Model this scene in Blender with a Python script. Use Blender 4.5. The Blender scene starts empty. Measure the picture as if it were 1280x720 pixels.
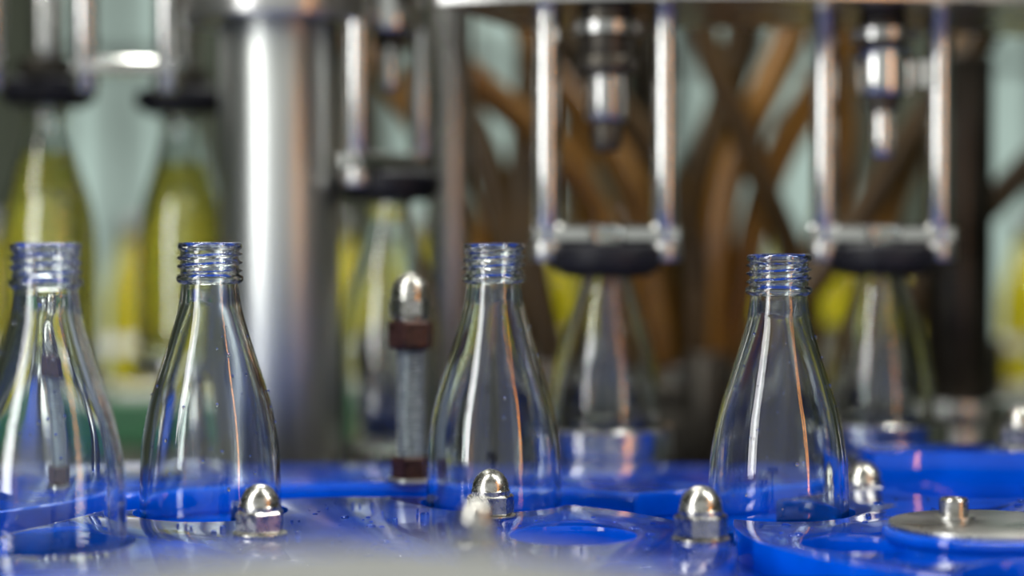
import bpy, math, random
from math import sin, cos, pi, sqrt, radians
from mathutils import Vector
random.seed(4)
sc = bpy.context.scene
sc.view_settings.view_transform='Standard'
ZP = 100.0   # deck height above the floor, cm ; all helpers take centimetres

# ------------------------------------------------------------------ materials
def new_mat(name):
    m = bpy.data.materials.new(name); m.use_nodes = True
    nt = m.node_tree; b = nt.nodes["Principled BSDF"]
    return m, nt, b
def N(nt, t, **kw):
    n = nt.nodes.new(t)
    for k, v in kw.items(): setattr(n, k, v)
    return n
def coords(nt, scale=(1,1,1)):
    tc = N(nt, "ShaderNodeTexCoord"); mp = N(nt, "ShaderNodeMapping")
    mp.inputs["Scale"].default_value = scale
    nt.links.new(tc.outputs["Object"], mp.inputs["Vector"]); return mp.outputs["Vector"]
def noise(nt, vec, scale, detail=4, rough=0.5):
    n = N(nt, "ShaderNodeTexNoise"); n.inputs["Scale"].default_value = scale
    n.inputs["Detail"].default_value = detail; n.inputs["Roughness"].default_value = rough
    nt.links.new(vec, n.inputs["Vector"]); return n.outputs["Fac"]
def ramp(nt, fac, stops):
    r = N(nt, "ShaderNodeValToRGB"); e = r.color_ramp.elements
    while len(e) < len(stops): e.new(0.5)
    for i, (p, c) in enumerate(stops):
        e[i].position = p; e[i].color = (c if len(c) == 4 else (*c, 1))
    nt.links.new(fac, r.inputs["Fac"]); return r.outputs["Color"]
def bump(nt, b, h, strength, dist=0.001):
    n = N(nt, "ShaderNodeBump"); n.inputs["Strength"].default_value = strength
    n.inputs["Distance"].default_value = dist
    nt.links.new(h, n.inputs["Height"]); nt.links.new(n.outputs["Normal"], b.inputs["Normal"])

def simple(name, c1, c2, rough=(0.3,0.5), metal=0.0, nscale=30, vscale=(1,1,1), bmp=0.0, bdist=0.001, **inp):
    m, nt, b = new_mat(name)
    v = coords(nt, vscale); f = noise(nt, v, nscale)
    nt.links.new(ramp(nt, f, [(0.3, c1), (0.7, c2)]), b.inputs["Base Color"])
    r = ramp(nt, f, [(0.3, (rough[0],)*3), (0.7, (rough[1],)*3)])
    nt.links.new(r, b.inputs["Roughness"])
    b.inputs["Metallic"].default_value = metal
    for k, val in inp.items(): b.inputs[k.replace("_", " ")].default_value = val
    if bmp: bump(nt, b, f, bmp, bdist)
    return m

steel = simple("brushed_steel", (0.40,0.40,0.39), (0.58,0.58,0.56), (0.24,0.36), 1.0, 40, (1,1,0.15), 0.05, 0.0005)
steel_pillar = simple("pillar_steel", (0.45,0.47,0.46), (0.58,0.60,0.58), (0.32,0.40), 1.0, 90, (1,1,0.04), 0.06, 0.0005)
chrome = simple("polished_steel", (0.58,0.58,0.56), (0.72,0.72,0.70), (0.12,0.22), 1.0, 60)
nutmat = simple("nut_steel", (0.36,0.35,0.32), (0.60,0.59,0.55), (0.18,0.36), 1.0, 300, bmp=0.15, bdist=0.0004)
rust = simple("rusty_nut", (0.025,0.011,0.009), (0.075,0.03,0.022), (0.25,0.5), 0.4, 250, bmp=0.4, bdist=0.0006)
zinc = simple("zinc_thread", (0.32,0.36,0.37), (0.52,0.56,0.56), (0.3,0.5), 0.8, 300, bmp=0.3, bdist=0.0005)
rubber = simple("black_rubber", (0.004,0.004,0.008), (0.008,0.008,0.014), (0.45,0.6), 0, 80, Specular_IOR_Level=0.25)
darksteel = simple("dark_machine_steel", (0.025,0.022,0.018), (0.10,0.09,0.075), (0.25,0.5), 0.8, 12)
beige = simple("satin_cover_metal", (0.10,0.105,0.10), (0.13,0.135,0.125), (0.45,0.6), 0.1, 20)
wallm = simple("wall_paint", (0.035,0.035,0.018), (0.16,0.19,0.15), (0.7,0.9), 0, 1.8, (1,1,0.3))
ceilm = simple("ceiling_paint", (0.30,0.32,0.30), (0.40,0.41,0.38), (0.8,0.9), 0, 2)
floorm = simple("floor_epoxy", (0.10,0.12,0.11), (0.18,0.20,0.18), (0.2,0.5), 0, 3)
hosem = simple("amber_hose", (0.15,0.062,0.007), (0.30,0.14,0.018), (0.25,0.4), 0, 14, Coat_Weight=0.3)
hoseb = simple("brown_hose", (0.032,0.019,0.006), (0.09,0.048,0.012), (0.3,0.45), 0, 14)
juice = simple("yellow_juice", (0.70,0.62,0.010), (0.82,0.74,0.02), (0.08,0.15), 0, 20, Transmission_Weight=0.6)
juice2 = simple("pale_yellow_juice", (0.86,0.80,0.10), (0.93,0.88,0.16), (0.05,0.1), 0, 20, Transmission_Weight=0.75)
green = simple("green_guard", (0.01,0.10,0.035), (0.012,0.14,0.04), (0.4,0.5), 0, 20)
water = simple("water_film", (0.95,0.97,1.0), (1,1,1), (0.0,0.02), 0, 20, Transmission_Weight=1.0)
water.node_tree.nodes["Principled BSDF"].inputs["IOR"].default_value=1.33

def blue_mat(name,c1,c2,coat,ior=1.5):
    m, nt, b = new_mat(name)
    v = coords(nt); f = noise(nt, v, 22, 5); 
    nt.links.new(ramp(nt, f, [(0.3, c1), (0.7, c2)]), b.inputs["Base Color"])
    nt.links.new(ramp(nt, noise(nt, v, 30, 3), [(0.45, (0.03,)*3), (0.65, (0.12,)*3)]), b.inputs["Roughness"])
    b.inputs["IOR"].default_value = ior
    b.inputs["Coat Weight"].default_value = coat; b.inputs["Coat Roughness"].default_value = 0.03
    bump(nt, b, noise(nt, v, 40, 3), 0.12, 0.001)
    return m
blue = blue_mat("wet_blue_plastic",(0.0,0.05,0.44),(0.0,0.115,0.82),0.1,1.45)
blue_reflect_top = blue_mat("wet_blue_plastic_flat",(0.0,0.015,0.18),(0.0,0.06,0.52),0.0,1.38)  # same plastic, tops darkened to paint in reflection of the dark background

def glass_mat():
    m, nt, b = new_mat("clear_bottle_glass")
    b.inputs["Transmission Weight"].default_value = 1.0
    b.inputs["Roughness"].default_value = 0.0
    b.inputs["IOR"].default_value = 1.54
    v = coords(nt)
    nt.links.new(ramp(nt, noise(nt, v, 10), [(0.3,(0.92,0.97,0.95)),(0.7,(0.965,0.993,0.98))]), b.inputs["Base Color"])
    bump(nt, b, noise(nt, v, 45, 2), 0.09, 0.001)
    return m
glass = glass_mat()

def emis(name, col, s):
    m, nt, b = new_mat(name)
    v = coords(nt)
    nt.links.new(ramp(nt, noise(nt, v, 3), [(0.3, tuple(c*0.6 for c in col)), (0.7, col)]), b.inputs["Emission Color"])
    b.inputs["Emission Strength"].default_value = s
    b.inputs["Base Color"].default_value = (*[c*.2 for c in col], 1)
    return m
pane = emis("window_daylight", (0.66,0.86,0.78), 0.56)  # added glow for the pale patches of the blurred background

# ------------------------------------------------------------------ mesh builder
class MB:
    def __init__(s): s.v=[]; s.f=[]; s.m=[]; s.mats=[]
    def mi(s, mat):
        if mat not in s.mats: s.mats.append(mat)
        return s.mats.index(mat)
    def lathe(s, prof, mat, c=(0,0), seg=48, rf=None):
        k = s.mi(mat); rings=[]
        for (r,z) in prof:
            if r <= 1e-6:
                rings.append([len(s.v)]); s.v.append((c[0],c[1],z))
            else:
                ring=[]
                for i in range(seg):
                    a=2*pi*i/seg; rr = rf(r,z,a) if rf else r
                    ring.append(len(s.v)); s.v.append((c[0]+rr*cos(a), c[1]+rr*sin(a), z))
                rings.append(ring)
        for a,b in zip(rings, rings[1:]):
            if len(a)==1 and len(b)==1: continue
            for i in range(seg):
                j=(i+1)%seg
                if len(a)==1: s.f.append((a[0], b[j], b[i]))
                elif len(b)==1: s.f.append((a[i], a[j], b[0]))
                else: s.f.append((a[i], a[j], b[j], b[i]))
                s.m.append(k)
    def cyl(s, c, r, z0, z1, mat, seg=40, bev=0.08):
        b=min(bev, r*0.3, abs(z1-z0)*0.3)
        s.lathe([(0,z0),(r-b,z0),(r-b*0.3,z0+b*0.3),(r,z0+b),(r,z1-b),(r-b*0.3,z1-b*0.3),(r-b,z1),(0,z1)], mat, c, seg)
    def ring(s, c, ri, ro, z0, z1, mat, seg=64, bev=0.08):
        b=bev
        s.lathe([(ri,z0),(ro-b,z0),(ro,z0+b),(ro,z1-b),(ro-b,z1),(ri,z1),(ri,z0)], mat, c, seg)
    def hexa(s, c, r, z0, z1, mat, rot=0.0):
        k=s.mi(mat); b=r*0.09
        def ringv(rr,z):
            st=len(s.v)
            for i in range(6):
                a=rot+i*pi/3; s.v.append((c[0]+rr*cos(a), c[1]+rr*sin(a), z))
            return list(range(st,st+6))
        R=[ringv(r-b,z0),ringv(r,z0+b),ringv(r,z1-b),ringv(r-b,z1)]
        s.f.append(tuple(reversed(R[0]))); s.m.append(k)
        for a,bb in zip(R,R[1:]):
            for i in range(6):
                j=(i+1)%6; s.f.append((a[i],a[j],bb[j],bb[i])); s.m.append(k)
        s.f.append(tuple(R[-1])); s.m.append(k)
    def box(s, x0,x1,y0,y1,z0,z1, mat, b=0.1):
        k=s.mi(mat)
        b=min(b,(x1-x0)*.3,(y1-y0)*.3,(z1-z0)*.3)
        def loop(ins,z):
            st=len(s.v); c=b
            X0,X1,Y0,Y1=x0+ins,x1-ins,y0+ins,y1-ins
            for p in [(X0+c,Y0),(X1-c,Y0),(X1,Y0+c),(X1,Y1-c),(X1-c,Y1),(X0+c,Y1),(X0,Y1-c),(X0,Y0+c)]:
                s.v.append((*p,z))
            return list(range(st,st+8))
        R=[loop(b,z0),loop(0,z0+b),loop(0,z1-b),loop(b,z1)]
        s.f.append(tuple(reversed(R[0]))); s.m.append(k)
        for a,bb in zip(R,R[1:]):
            for i in range(8):
                j=(i+1)%8; s.f.append((a[i],a[j],bb[j],bb[i])); s.m.append(k)
        s.f.append(tuple(R[-1])); s.m.append(k)
    def tube(s, pts, r, mat, seg=16, steps=10):
        k=s.mi(mat)
        P=[Vector(p) for p in pts]; P=[P[0]*2-P[1]]+P+[P[-1]*2-P[-2]]
        path=[]
        for i in range(1,len(P)-2):
            for t in range(steps):
                t/=steps; a,b,c,d=P[i-1],P[i],P[i+1],P[i+2]
                path.append(0.5*((2*b)+(c-a)*t+(2*a-5*b+4*c-d)*t*t+(3*b-a-3*c+d)*t**3))
        path.append(P[-2]); rings=[]
        ref=Vector((0,1,0))
        for i,p in enumerate(path):
            tg=(path[min(i+1,len(path)-1)]-path[max(i-1,0)]).normalized()
            u=tg.cross(ref)
            if u.length<1e-3: u=tg.cross(Vector((1,0,0)))
            u.normalize(); w=tg.cross(u).normalized()
            st=len(s.v)
            for q in range(seg):
                a=2*pi*q/seg; s.v.append(tuple(p+u*r*cos(a)+w*r*sin(a)))
            rings.append(list(range(st,st+seg)))
        for a,b in zip(rings,rings[1:]):
            for i in range(seg):
                j=(i+1)%seg; s.f.append((a[i],b[i],b[j],a[j])); s.m.append(k)
        s.f.append(tuple(rings[0])); s.m.append(k); s.f.append(tuple(reversed(rings[-1]))); s.m.append(k)
    def prism(s, outline, z0, z1, mat):
        k=s.mi(mat); n=len(outline); st=len(s.v)
        for z in (z0,z1):
            for p in outline: s.v.append((p[0],p[1],z))
        s.f.append(tuple(range(st+n-1,st-1,-1))); s.m.append(k)
        s.f.append(tuple(range(st+n,st+2*n))); s.m.append(k)
        for i in range(n):
            j=(i+1)%n; s.f.append((st+i,st+j,st+n+j,st+n+i)); s.m.append(k)
    def done(s, name, loc=(0,0,0), rot=0.0, sharp=35, parent=None, abs_z=False):
        me=bpy.data.meshes.new(name)
        me.from_pydata([(x*.01,y*.01,z*.01) for x,y,z in s.v],[],s.f)
        for m in s.mats: me.materials.append(m)
        me.polygons.foreach_set("material_index", s.m)
        me.polygons.foreach_set("use_smooth", [True]*len(s.f))
        me.validate(); me.update()
        me.set_sharp_from_angle(angle=radians(sharp))
        o=bpy.data.objects.new(name, me); sc.collection.objects.link(o)
        o.location=(loc[0]*.01, loc[1]*.01, (loc[2]+(0 if abs_z else ZP))*.01); o.rotation_euler[2]=rot
        if parent: o.parent=parent
        return o

# ------------------------------------------------------------------ bottle
H=17.5
def interp(tab, z):
    if z<=tab[0][0]: return tab[0][1]
    for (a,ra),(b,rb) in zip(tab,tab[1:]):
        if z<=b:
            t=(z-a)/(b-a); return ra+(rb-ra)*t
    return tab[-1][1]
def smooth_tab(keys):
    P=[Vector((k[0],k[1])) for k in keys]; P=[P[0]*2-P[1]]+P+[P[-1]*2-P[-2]]; out=[]
    for i in range(1,len(P)-2):
        for t in range(6):
            t/=6; a,b,c,d=P[i-1],P[i],P[i+1],P[i+2]
            q=0.5*((2*b)+(c-a)*t+(2*a-5*b+4*c-d)*t*t+(3*b-a-3*c+d)*t**3); out.append((q.x,q.y))
    out.append((P[-2].x,P[-2].y)); return out
body=smooth_tab([(2.35,0.0),(2.8,0.18),(2.97,0.6),(3.0,1.4),(3.0,3.2),(3.0,5.0),(3.0,6.5),(2.97,7.9),(2.86,9.2),(2.55,10.75),(2.02,12.45),(1.60,13.8),(1.36,14.7),(1.25,15.4),(1.22,15.72)])
btab=[(b,a) for a,b in body]
def bottle_mesh(mb, mat, detail=True):
    seg=96 if detail else 48
    prof=[(0,0.35),(1.6,0.3),(2.1,0.06)]+body
    fin=[(1.36,15.80),(1.43,15.88),(1.43,16.02),(1.36,16.10),(1.25,16.16)]
    z=16.2
    while z<17.12: fin.append((1.25,z)); z+=0.04
    fin+=[(1.25,17.16),(1.33,17.20),(1.37,17.27),(1.37,17.40),(1.32,17.47),(1.22,17.5)]
    inner=[(1.10,17.48),(1.02,17.40),(1.0,17.0),(1.0,15.6),(1.05,15.0)]
    for r,zz in reversed(body):
        if 1.3<zz<14.9: inner.append((max(r-0.28,1.0),zz))
    inner+=[(2.5,1.15),(2.0,1.0),(0,1.1)]
    def rf(r,z,a):
        if abs(r-1.25)<1e-6 and 16.17<z<17.14:
            ph=((z-16.2)/0.36 - a/(2*pi))%1.0
            e=min(1,(z-16.17)/0.1,(17.14-z)/0.1)
            return r+0.16*max(0,e)*max(0,cos((ph-0.5)*2*pi))**0.7
        if 0.95<z<14.8 and r<interp(btab,z)-0.12:   # slightly uneven inner wall
            return r+0.018*sin(2*a+z*0.4)*sin(z*0.5+1)+0.006*sin(5*a-z*0.5)
        return r
    mb.lathe(prof+fin+inner, mat, (0,0), seg, rf)
_bm={}
def bottle(loc, name="glass_bottle", det=True, rot=0.0, level=None):
    if det not in _bm:
        mb=MB(); bottle_mesh(mb, glass, det); o=mb.done(name,loc,rot,sharp=60); _bm[det]=o.data
    else:
        o=bpy.data.objects.new(name,_bm[det]); sc.collection.objects.link(o)
        o.location=(loc[0]*.01,loc[1]*.01,(loc[2]+ZP)*.01); o.rotation_euler[2]=rot
    if level:
        pr=[(0,1.25),(2.0,1.2),(2.4,1.3)]
        for r,zz in body:
            if 1.35<zz<level: pr.append((r-0.32,zz))
        pr.append((interp(btab,level)-0.32,level)); pr.append((0,level))
        mb=MB(); mb.lathe(pr,juice2,(0,0),48); q=mb.done("juice_fill",(0,0,0),0,60); q.parent=o; q.location=(0,0,0)
    return o

B1=(-17.8,76,-6); B2=(-12.9,85,-6); B3=(-0.8,88,-6.05); B4=(11.4,85,-6.5)
for i,b in enumerate((B1,B2,B3,B4)):
    bo=bottle(b, rot=i*1.3+0.4)
    mb=MB()
    for q in range(46):
        z=random.uniform(6.6,14.5); a=random.uniform(0,2*pi); r=interp(btab,z); s_=random.choice([.03,.04,.05,.07])
        cx,cy=(r+s_*.1)*cos(a),(r+s_*.1)*sin(a)
        mb.lathe([(0,z-s_*1.3)]+[(s_*cos(t),z+s_*1.3*sin(t)) for t in (-1.0,-.5,0,.5,1.0)]+[(0,z+s_*1.3)],water,(cx,cy),10)
    d=mb.done("condensation_drops",(0,0,0),0,90); d.parent=bo; d.location=(0,0,0)

# ------------------------------------------------------------------ blue star wheels, guides, deck
def arc(c,r,a0,a1,n):
    return [(c[0]+r*cos(radians(a0+(a1-a0)*i/n)), c[1]+r*sin(radians(a0+(a1-a0)*i/n))) for i in range(n+1)]
def cut(obj, holes, z0, z1, bev=0.16):
    cutters=[]
    for (x,y,r) in holes:
        mb=MB(); mb.prism(arc((x,y),r,0,360-3.75,95),z0,z1,blue); c=mb.done("cut",(0,0,0)); cutters.append(c)
        md=obj.modifiers.new("b","BOOLEAN"); md.operation='DIFFERENCE'; md.solver='EXACT'; md.object=c
    if bev:
        bv=obj.modifiers.new("bev","BEVEL"); bv.width=bev*.01; bv.segments=3; bv.limit_method='ANGLE'; bv.angle_limit=radians(50)
    bpy.context.view_layer.update()
    dg=bpy.context.evaluated_depsgraph_get()
    me=bpy.data.meshes.new_from_object(obj.evaluated_get(dg))
    obj.modifiers.clear(); obj.data=me
    me.materials.clear(); me.materials.append(blue); me.materials.append(blue_reflect_top)
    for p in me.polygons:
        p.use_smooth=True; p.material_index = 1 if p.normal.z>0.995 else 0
    me.set_sharp_from_angle(angle=radians(30))
    for c in cutters: bpy.data.objects.remove(c)
S1=(-6,75.4); S2=(23,80)
def pol(c,r,a): return (c[0]+r*cos(radians(a)), c[1]+r*sin(radians(a)))
PR=3.3
H1=[(B1[0],B1[1],PR),(B2[0],B2[1],PR),(B3[0],B3[1],PR),(*pol(S1,13,228),PR),(*pol(S1,13,285),PR),(2.4,78.0,2.5)]
mb=MB(); mb.prism(arc(S1,14.4,0,357.5,143),-1.2,0,blue); st1=mb.done("blue_star_wheel")
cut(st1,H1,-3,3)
H2=[(B4[0],B4[1],PR),(*pol(S2,12.5,98),PR),(13.0,75.6,2.0),(*pol(S2,12.5,250),PR),(*pol(S2,12.5,40),PR)]
mb=MB(); mb.prism(arc(S2,14.0,0,357.5,143),-1.2,0,blue); st2=mb.done("blue_star_wheel")
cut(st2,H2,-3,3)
mb=MB(); mb.prism([(-48,56),(48,56),(48,104),(-48,104)],-2.4,-1.2,blue); deck=mb.done("blue_transfer_deck")
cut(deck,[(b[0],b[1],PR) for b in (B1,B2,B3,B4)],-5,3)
mb=MB(); mb.prism([(-47,79),(9,79)]+[(9,90),(17.5,97.6),(17.5,103.5),(-47,103.5)],-1.2,0,blue); g1=mb.done("blue_guide_rail")
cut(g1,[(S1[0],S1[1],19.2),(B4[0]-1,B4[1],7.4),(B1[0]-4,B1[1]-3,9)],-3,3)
mb=MB(); mb.prism([(18,90),(47,86),(47,103.5),(18,103.5)],-1.2,1.0,blue); g2=mb.done("blue_guide_rail")
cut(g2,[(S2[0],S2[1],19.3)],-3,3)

mb=MB(); n=0
while n<200:
    x=random.uniform(-20,24); y=random.uniform(69,90); 
    r1=sqrt((x-S1[0])**2+(y-S1[1])**2); r2=sqrt((x-S2[0])**2+(y-S2[1])**2)
    if not(r1<13.9 or r2<13.5): continue
    if any(sqrt((x-h[0])**2+(y-h[1])**2)<h[2]+0.4 for h in H1+H2): continue
    if sqrt((x-18.4)**2+(y-77)**2)<4.3: continue
    r=random.choice([.05,.06,.08,.1,.12,.2]); hh=r*.4
    mb.lathe([(r,0.0),(r*.92,hh*.5),(r*.6,hh*.88),(0,hh)],water,(x,y),12); n+=1
o=mb.done("water_droplets",sharp=80)

PC=(18.4,77)
mb=MB(); mb.cyl(PC,4.0,0,0.45,blue,96,0.15); mb.cyl(PC,3.75,0.45,0.65,steel,96,0.05)
def socket_screw(mb,c,z,r=0.55):
    mb.cyl(c,r*1.5,z,z+0.12,steel,40,0.03)
    mb.lathe([(r,z+.12),(r,z+.72),(r*.9,z+.8),(r*.6,z+.8),(r*.55,z+.45),(0,z+.45)],nutmat,c,36,
        lambda rr,zz,a: rr+(0.02*(1 if int(a*18/pi)%2 else 0) if abs(rr-r)<1e-6 else 0))
socket_screw(mb,(17.4,78.2),0.65)
socket_screw(mb,(20.6,75.6),0.65)
mb.done("hub_clamp_plate")

def acorn_nut(x,y,z,s=1.0,rot=0.0,name="acorn_nut"):
    mb=MB(); mb.cyl((0,0),1.08,0,0.10,nutmat,40,0.04)
    mb.hexa((0,0),1.0,0.10,0.95,nutmat,0)
    pr=[(0.82,0.92),(0.82,1.10)]+[(0.78*cos(t*pi/18),1.15+0.85*sin(t*pi/18)) for t in range(0,9)]+[(0,2.0)]
    mb.lathe(pr,nutmat,(0,0),40)
    o=mb.done(name,(x,y,z),rot); o.scale=(s,s,s); return o
acorn_nut(-9.95,78.3,0,1.0,0.5)
acorn_nut(-0.9,83.3,0,1.0,0.2)
acorn_nut(7.3,76.8,0,1.06,0.1)
acorn_nut(16.8,95.0,-1.2,1.12,0.3)
acorn_nut(25.9,101,1.0,1.15,0.3)
mb=MB(); mb.cyl((0,0),1.0,0,0.3,steel); mb.hexa((0,0),0.62,0.3,1.35,steel,0.3); mb.cyl((0,0),0.8,1.35,1.5,nutmat)
mb.hexa((0,0),0.74,1.5,2.15,nutmat,0.2)
mb.lathe([(0.6,2.1),(0.6,2.25)]+[(0.58*cos(t*pi/18),2.3+0.62*sin(t*pi/18)) for t in range(9)]+[(0,2.92)],nutmat,(0,0),40)
mb.done("standoff_acorn_nut",(-1.2,67,0))

def tall_bolt(x,y,z0,k=1.0):
    mb=MB()
    mb.cyl((0,0),1.15,0,0.2,steel); mb.hexa((0,0),0.95,0.2,1.25,rust,0.25)
    pr=[(0.58,1.25)]; z=1.3
    while z<6.5: pr+= [(0.72,z),(0.58,z+0.10)]; z+=0.20
    mb.lathe(pr+[(0.6,6.6)],zinc,(0,0),32)
    mb.lathe([(0.62,6.4),(1.0,6.42),(1.02,6.5)],rust,(0,0),32)
    mb.hexa((0,0),1.12,6.45,7.75,rust,0.3)
    mb.cyl((0,0),0.8,7.75,7.9,nutmat); mb.hexa((0,0),0.98,7.9,8.75,nutmat,0.1)
    mb.lathe([(0.88,8.7),(0.88,9.15)]+[(0.86*cos(t*pi/18),9.2+0.86*sin(t*pi/18)) for t in range(9)]+[(0,10.06)],nutmat,(0,0),40)
    o=mb.done("guide_support_bolt",(x,y,z0)); o.scale=(k,k,k); return o
tall_bolt(-4.85,95.3,0)
tall_bolt(-21.3,94,0,0.8)

# ------------------------------------------------------------------ blurred cover disc in the foreground
mb=MB()
mb.lathe([(0,2.9),(7.2,2.9),(7.8,3.1),(8.0,3.5),(7.95,4.0),(7.5,4.4),(6.4,4.7),(0,5.0)],beige,(0,0),72)
mb.cyl((0,0),1.6,-6.0,3.0,steel); mb.cyl((0,0),3.2,-6.0,-5.0,steel)
mb.done("round_cover_cap",(-3.0,38.5,0))

# ------------------------------------------------------------------ machine base
mb=MB(); mb.box(-60,60,16,200,8,93.7,steel,1.0)
for x in (-52,52):
    for y in (24,192): mb.cyl((x,y),3,0,8.2,darksteel)
mb.box(-59,59,17,199,93.7,94,darksteel,.1)
mb.done("machine_base_cabinet",(0,0,0),abs_z=True)
mb=MB()
for x in (-44,-26,24,44):
    for y in (60,100): mb.cyl((x,y),1.3,-6,-2.4,steel)
mb.done("deck_support_posts")

# ------------------------------------------------------------------ big pillar with collar
mb=MB()
mb.cyl((0,0),3.56,-5,24.3,steel_pillar,96,0.1); mb.cyl((0,0),5.5,-6,-5,steel)
mb.cyl((0,0),5.6,24.3,26.5,steel,96,0.2); mb.cyl((0,0),3.56,26.5,55,steel_pillar,64)
mb.done("steel_pillar",(-13.75,118,0))
mb=MB()
mb.cyl((0,0),2.3,-0.5,23.9,darksteel,64,0.1); mb.cyl((0,0),2.9,-6,-0.5,steel,64); mb.cyl((0,0),3.4,-0.9,0.8,steel,64)
mb.done("machine_column",(30.2,135,0))
mb=MB(); mb.cyl((0,0),1.6,-6,44,steel,48); mb.cyl((0,0),2.4,-6,-5,steel,48); mb.done("machine_column",(-4.3,136.2,0))

# ------------------------------------------------------------------ top filler ring plate
C=(12,160)
mb=MB()
out=arc(C,54.5,-107,-40,60)+list(reversed(arc(C,40,-107,-40,60)))
mb.prism(out,24.35,26.2,steel)
out=arc(C,53,-107,-40,60)+list(reversed(arc(C,42,-107,-40,60)))
mb.prism(out,26.2,44,darksteel)
mb.done("filler_ring_plate",sharp=20)

# ------------------------------------------------------------------ filling valves
def valve(x,y,zb,ztop,name="filling_valve",rot=0.0,sp=3.2,style=0,rods=True):
    mb=MB()
    if rods:
        for sx in (-sp,sp):
            mb.cyl((sx,0),0.76,zb-0.9,ztop,chrome,32)
            mb.cyl((sx,0),0.92,zb-0.95,zb+0.05,steel,32)
        mb.box(-sp-0.9,sp+0.9,-0.75,0.75,zb,zb+1.05,chrome,0.2)
    else:
        mb.cyl((0,0),1.9,zb,zb+1.2,darksteel,32); mb.cyl((0,0),1.1,zb+1.2,zb+5.2,chrome,32)
    mb.lathe([(1.55,zb-1.7),(2.3,zb-1.75),(2.95,zb-1.3),(3.05,zb-0.6),(2.9,zb-0.2),(2.4,zb),(1.2,zb),(1.2,zb-0.5),(1.55,zb-0.7),(1.55,zb-1.7)],rubber,(0,0),48)
    if style==0:
        mb.cyl((0,0),1.5,zb+10.0,ztop,darksteel,40,0.15); mb.cyl((0,0),1.75,zb+9.2,zb+10.1,darksteel,40,.15)
        mb.cyl((0,0),1.15,zb+6.6,zb+9.3,steel,40,.2); mb.cyl((0,0),0.8,zb+5.0,zb+6.7,darksteel,32,.2)
    else:
        mb.cyl((0,0),1.3,zb+10.8,ztop,darksteel,40,0.15); mb.cyl((0,0),1.65,zb+8.2,zb+10.9,chrome,40,.25)
        mb.cyl((0,0),1.0,zb+7.4,zb+8.3,darksteel,40,.2); mb.cyl((0,0),0.7,zb+4.8,zb+7.5,chrome,32,.25)
        mb.hexa((2.2,-0.2),0.8,zb+8.6,zb+10.2,chrome); mb.box(1.2,2.4,-.4,.4,zb+9.0,zb+9.8,steel)
    mb.lathe([(0.9,zb+11.2),(1.9,zb+11.3),(1.9,zb+11.9),(0.9,zb+12)],steel,(0,0),40)
    return mb.done(name,(x,y,0),rot)
valve(5.1,108,11.4,24.35,style=0)
valve(20.7,111.5,11.4,24.35,style=1,rot=-0.05)
valve(-7.3,119,15.7,40,style=1,rot=1.0)
valve(-29.1,125,21.7,48,style=1,rods=False)
valve(-22.0,133,21.7,48,style=0,rods=False)
valve(39,124,11.4,24.35,style=0,rot=.2)
mb=MB()
for sx in (-2.5,2.5): mb.cyl((sx,0),0.76,20.6,48,chrome,32)
mb.box(-3.3,3.3,-.7,.7,21.6,22.6,chrome,.2); mb.done("valve_lift_frame",(-23.4,121,0))
mb=MB(); mb.cyl((0,0),0.76,20.6,48,chrome,32); mb.box(-4.5,.6,-.7,.7,21.6,22.6,chrome,.2); mb.done("valve_lift_frame",(-31.0,119,0))
def pedestal(x,y,zt):
    mb=MB(); mb.cyl((0,0),3.3,zt-0.9,zt,steel,48); 
    if zt-0.9>-5.8: mb.cyl((0,0),1.4,-6,zt-0.85,chrome,32)
    mb.done("bottle_lift_pedestal",(x,y,0))
for (x,y,zt,lv) in [(5.1,108.2,-5.1,None),(20.7,111.7,-5.1,None),(-7.3,119,-2.0,None),(-29.1,125,3.6,13.4),(-22.0,133,3.6,13.0),(39,124,-5.1,None)]:
    bottle((x,y,zt),det=False,rot=x,level=lv)
    pedestal(x,y,zt)
def collar(x,y,z):
    mb=MB(); mb.ring((0,0),3.25,3.75,z,z+1.7,chrome,64,.1); mb.box(-0.8,0.8,3.6,9,z+.2,z+1.2,steel); mb.cyl((0,8.5),.9,-6,z+1.3,steel)
    mb.done("bottle_gripper_collar",(x,y,0))
collar(5.1,108.2,-0.2); collar(20.7,111.7,-0.2)

# ------------------------------------------------------------------ filler drum and hoses
mb=MB()
mb.lathe([(0,-6),(28,-6),(28,-1),(27,-0.5),(27,1.2),(25,2.2),(18,2.6),(5,2.8),(4,4),(0,4)],darksteel,(0,0),96)
for i in range(48):
    a=2*pi*i/48; mb.hexa((25.8*cos(a),25.8*sin(a)),0.8,1.0,2.6,nutmat,a)
    if i%2==0: mb.cyl((27.0*cos(a+.06),27.0*sin(a+.06)),1.5,-4,3.6,darksteel,24)
mb.cyl((0,0),2.5,3.5,44,darksteel,64)
mb.done("filler_drum",(12,167,0))

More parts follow.
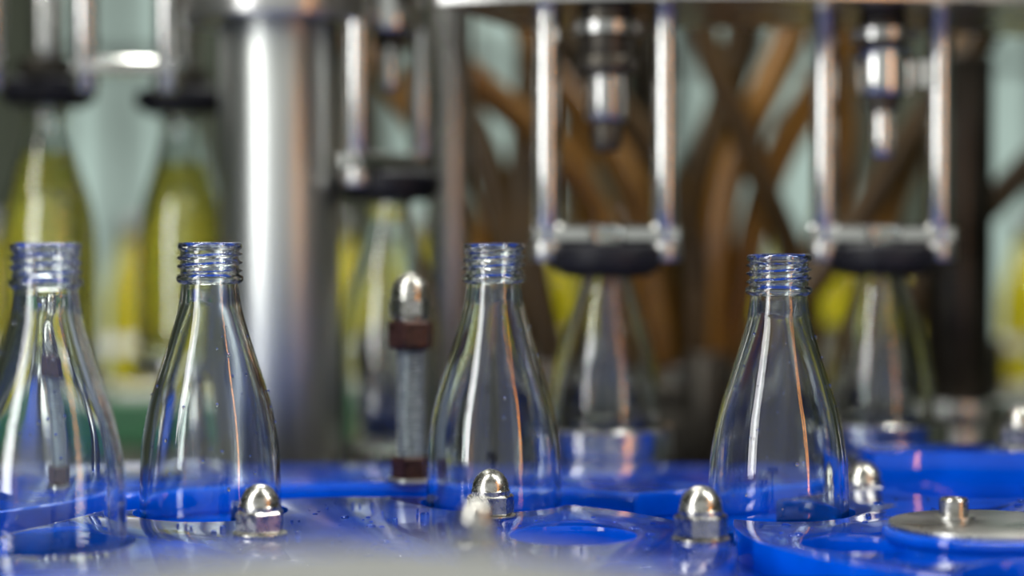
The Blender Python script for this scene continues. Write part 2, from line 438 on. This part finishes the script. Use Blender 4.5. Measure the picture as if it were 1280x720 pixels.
hoses=[
 ([(-14,142,36),(-6,142,26),(2,144,19),(7,145,12),(9,145,2.4)],1.15,0),
 ([(-5,150,42),(2,148,26),(8,147,17),(10,146,10),(11,146,2.4)],1.3,0),
 ([(24,146,38),(20,145,26),(16,145,17),(14.5,145,8),(14,145,2.4)],1.2,0),
 ([(19,150,40),(17,150,26),(14,149,15),(12.6,149,2.5)],1.3,1),
 ([(36,142,30),(30,143,21),(25,144,13),(19,145,5),(17,146,2.3)],1.25,1),
 ([(-2,141,34),(5,142,24),(10,143,18),(13,144,11),(13.4,144.5,2.4)],1.1,1),
 ([(30,150,40),(25,149,27),(19,148,16),(16,148,2.5)],1.2,0),
 ([(3,153,42),(1.5,152,24),(1,151,14),(3,150,2.4)],1.3,1),
 ([(12,141,40),(13.5,142,27),(17,143,18),(21,145,9),(22,146,2.3)],1.0,1),
 ([(40,150,36),(33,150,24),(28,149,14),(26,149,2.3)],1.3,0),
 ([(44,146,24),(38,147,17),(31,149,9),(29,151,2.3)],1.1,1),
 ([(-16,152,40),(-9,152,30),(-3,151,20),(0,151,10),(0,151,2.3)],1.4,1),
 ([(-22,150,34),(-12,150,27),(-5,150,17),(-1.5,150,6),(-1.5,152,2.3)],1.2,0),
 ([(27,153,44),(24,153,30),(25,152,18),(21,152,2.5)],1.2,0),
 ([(8,155,44),(9,155,30),(5,154,20),(8,152,2.5)],1.2,0),
]
mb=MB()
for p,r,k in hoses: mb.tube(p,r,hosem if k==0 else hoseb)
mb.done("product_hose_bundle")

# ------------------------------------------------------------------ rear conveyor with juice bottles
mb=MB(); mb.box(-110,110,206,222,-5,-3.6,steel,.3); mb.box(-110,110,204.5,205.5,0,1.4,steel,.3)
for x in range(-99,100,22): mb.box(x-1,x+1,204,206,-5,1.4,steel,.2)
for x in (-100,100): mb.box(x-2,x+2,212,216,-100,-5,steel,.3)
mb.done("rear_conveyor")
_jb=None
for i in range(20):
    x=-70+i*7.4+random.uniform(-.4,.4)
    if _jb is None:
        mb=MB(); pr=[(0,0)]+[(r,z) for r,z in body]+[(1.3,15.8),(0,15.8)]
        mb.lathe(pr,juice,(0,0),40); mb.cyl((0,0),1.5,15.6,17.6,steel,32)
        o=mb.done("juice_bottle",(x,214,-3.6)); _jb=o.data
    else:
        o=bpy.data.objects.new("juice_bottle",_jb); sc.collection.objects.link(o); o.location=(x*.01,2.14,.964)
mb=MB(); mb.box(-58,-20,170,172,-6,-2,green,.2); mb.box(-44,-36,167,169,-6,0.5,blue,.2); mb.done("green_side_guard")

# ------------------------------------------------------------------ room
def slab(name,x0,x1,y0,y1,z0,z1,mat):
    mb=MB(); mb.box(x0,x1,y0,y1,z0,z1,mat,.01); return mb.done(name,(0,0,0),abs_z=True)
slab("floor",-350,350,-250,500,-10,0,floorm)
slab("wall_back",-350,350,500,512,0,380,wallm)
slab("wall_left",-362,-350,-250,512,0,380,wallm)
slab("wall_right",350,362,-250,512,0,380,wallm)
slab("ceiling",-362,362,-250,512,380,392,ceilm)
for i,(x0,x1) in enumerate([(-112,-84),(-30,10),(44,84),(114,150)]):  # glowing panes added to show as pale streaks between the hoses
    mb=MB(); mb.box(x0,x1,498.5,499.6,70,250,pane,.1)
    for xx in (x0-3,(x0+x1)/2-1.5,x1): mb.box(xx,xx+3,496,499.8,67,253,darksteel,.3)
    for zz in (67,155,250): mb.box(x0,x1,496,499.8,zz,zz+3,darksteel,.3)
    mb.done("window_%d"%(i+1),(0,0,0),abs_z=True)

# ------------------------------------------------------------------ lights
def area(name,loc,target,sx,sy,power,col=(1,1,1)):
    l=bpy.data.lights.new(name,'AREA'); l.shape='RECTANGLE'; l.size=sx; l.size_y=sy; l.energy=power; l.color=col
    o=bpy.data.objects.new(name,l); sc.collection.objects.link(o); o.location=loc
    d=Vector(target)-Vector(loc); o.rotation_euler=d.to_track_quat('-Z','Y').to_euler(); return o
area("ceiling_tube_light",(-0.9,0.3,2.6),(-0.1,1.0,1.0),0.10,1.6,28,(1,.99,.92))
area("ceiling_tube_light",(1.0,0.5,2.5),(0.1,1.0,1.0),0.10,1.6,24,(.99,1,.95))
area("ceiling_tube_light",(0.0,2.6,2.8),(0.0,1.2,1.0),1.8,0.10,32,(.99,1,.95))
area("ceiling_tube_light",(0.0,3.4,3.3),(0.0,4.6,1.0),3.0,0.4,20,(1,1,.93))
area("ceiling_tube_light",(0.2,1.9,2.6),(0.1,2.3,1.0),1.6,0.12,24,(1,1,.92))
area("work_lamp",(-0.75,0.25,1.35),(-0.1,1.15,1.1),0.22,0.7,5,(1,1,1))  # added off-frame light, sized for a broad reflection on the pillar
area("orange_beacon_lamp",(0.50,0.42,1.25),(-0.13,1.18,1.12),0.02,0.6,0.6,(1,.36,.05))
w=bpy.data.worlds.new("world"); sc.world=w; w.use_nodes=True
bg=w.node_tree.nodes["Background"]; bg.inputs[0].default_value=(.93,.97,.93,1); bg.inputs[1].default_value=0.56

# ------------------------------------------------------------------ camera
cd=bpy.data.cameras.new("camera"); cam=bpy.data.objects.new("camera",cd); sc.collection.objects.link(cam)
cam.location=(0,0,1.116); cam.rotation_euler=(radians(90-1.38),0,0)
cd.lens=70; cd.sensor_width=36; cd.clip_start=0.01
cd.dof.use_dof=True; cd.dof.focus_distance=0.83; cd.dof.aperture_fstop=2.9
sc.camera=cam
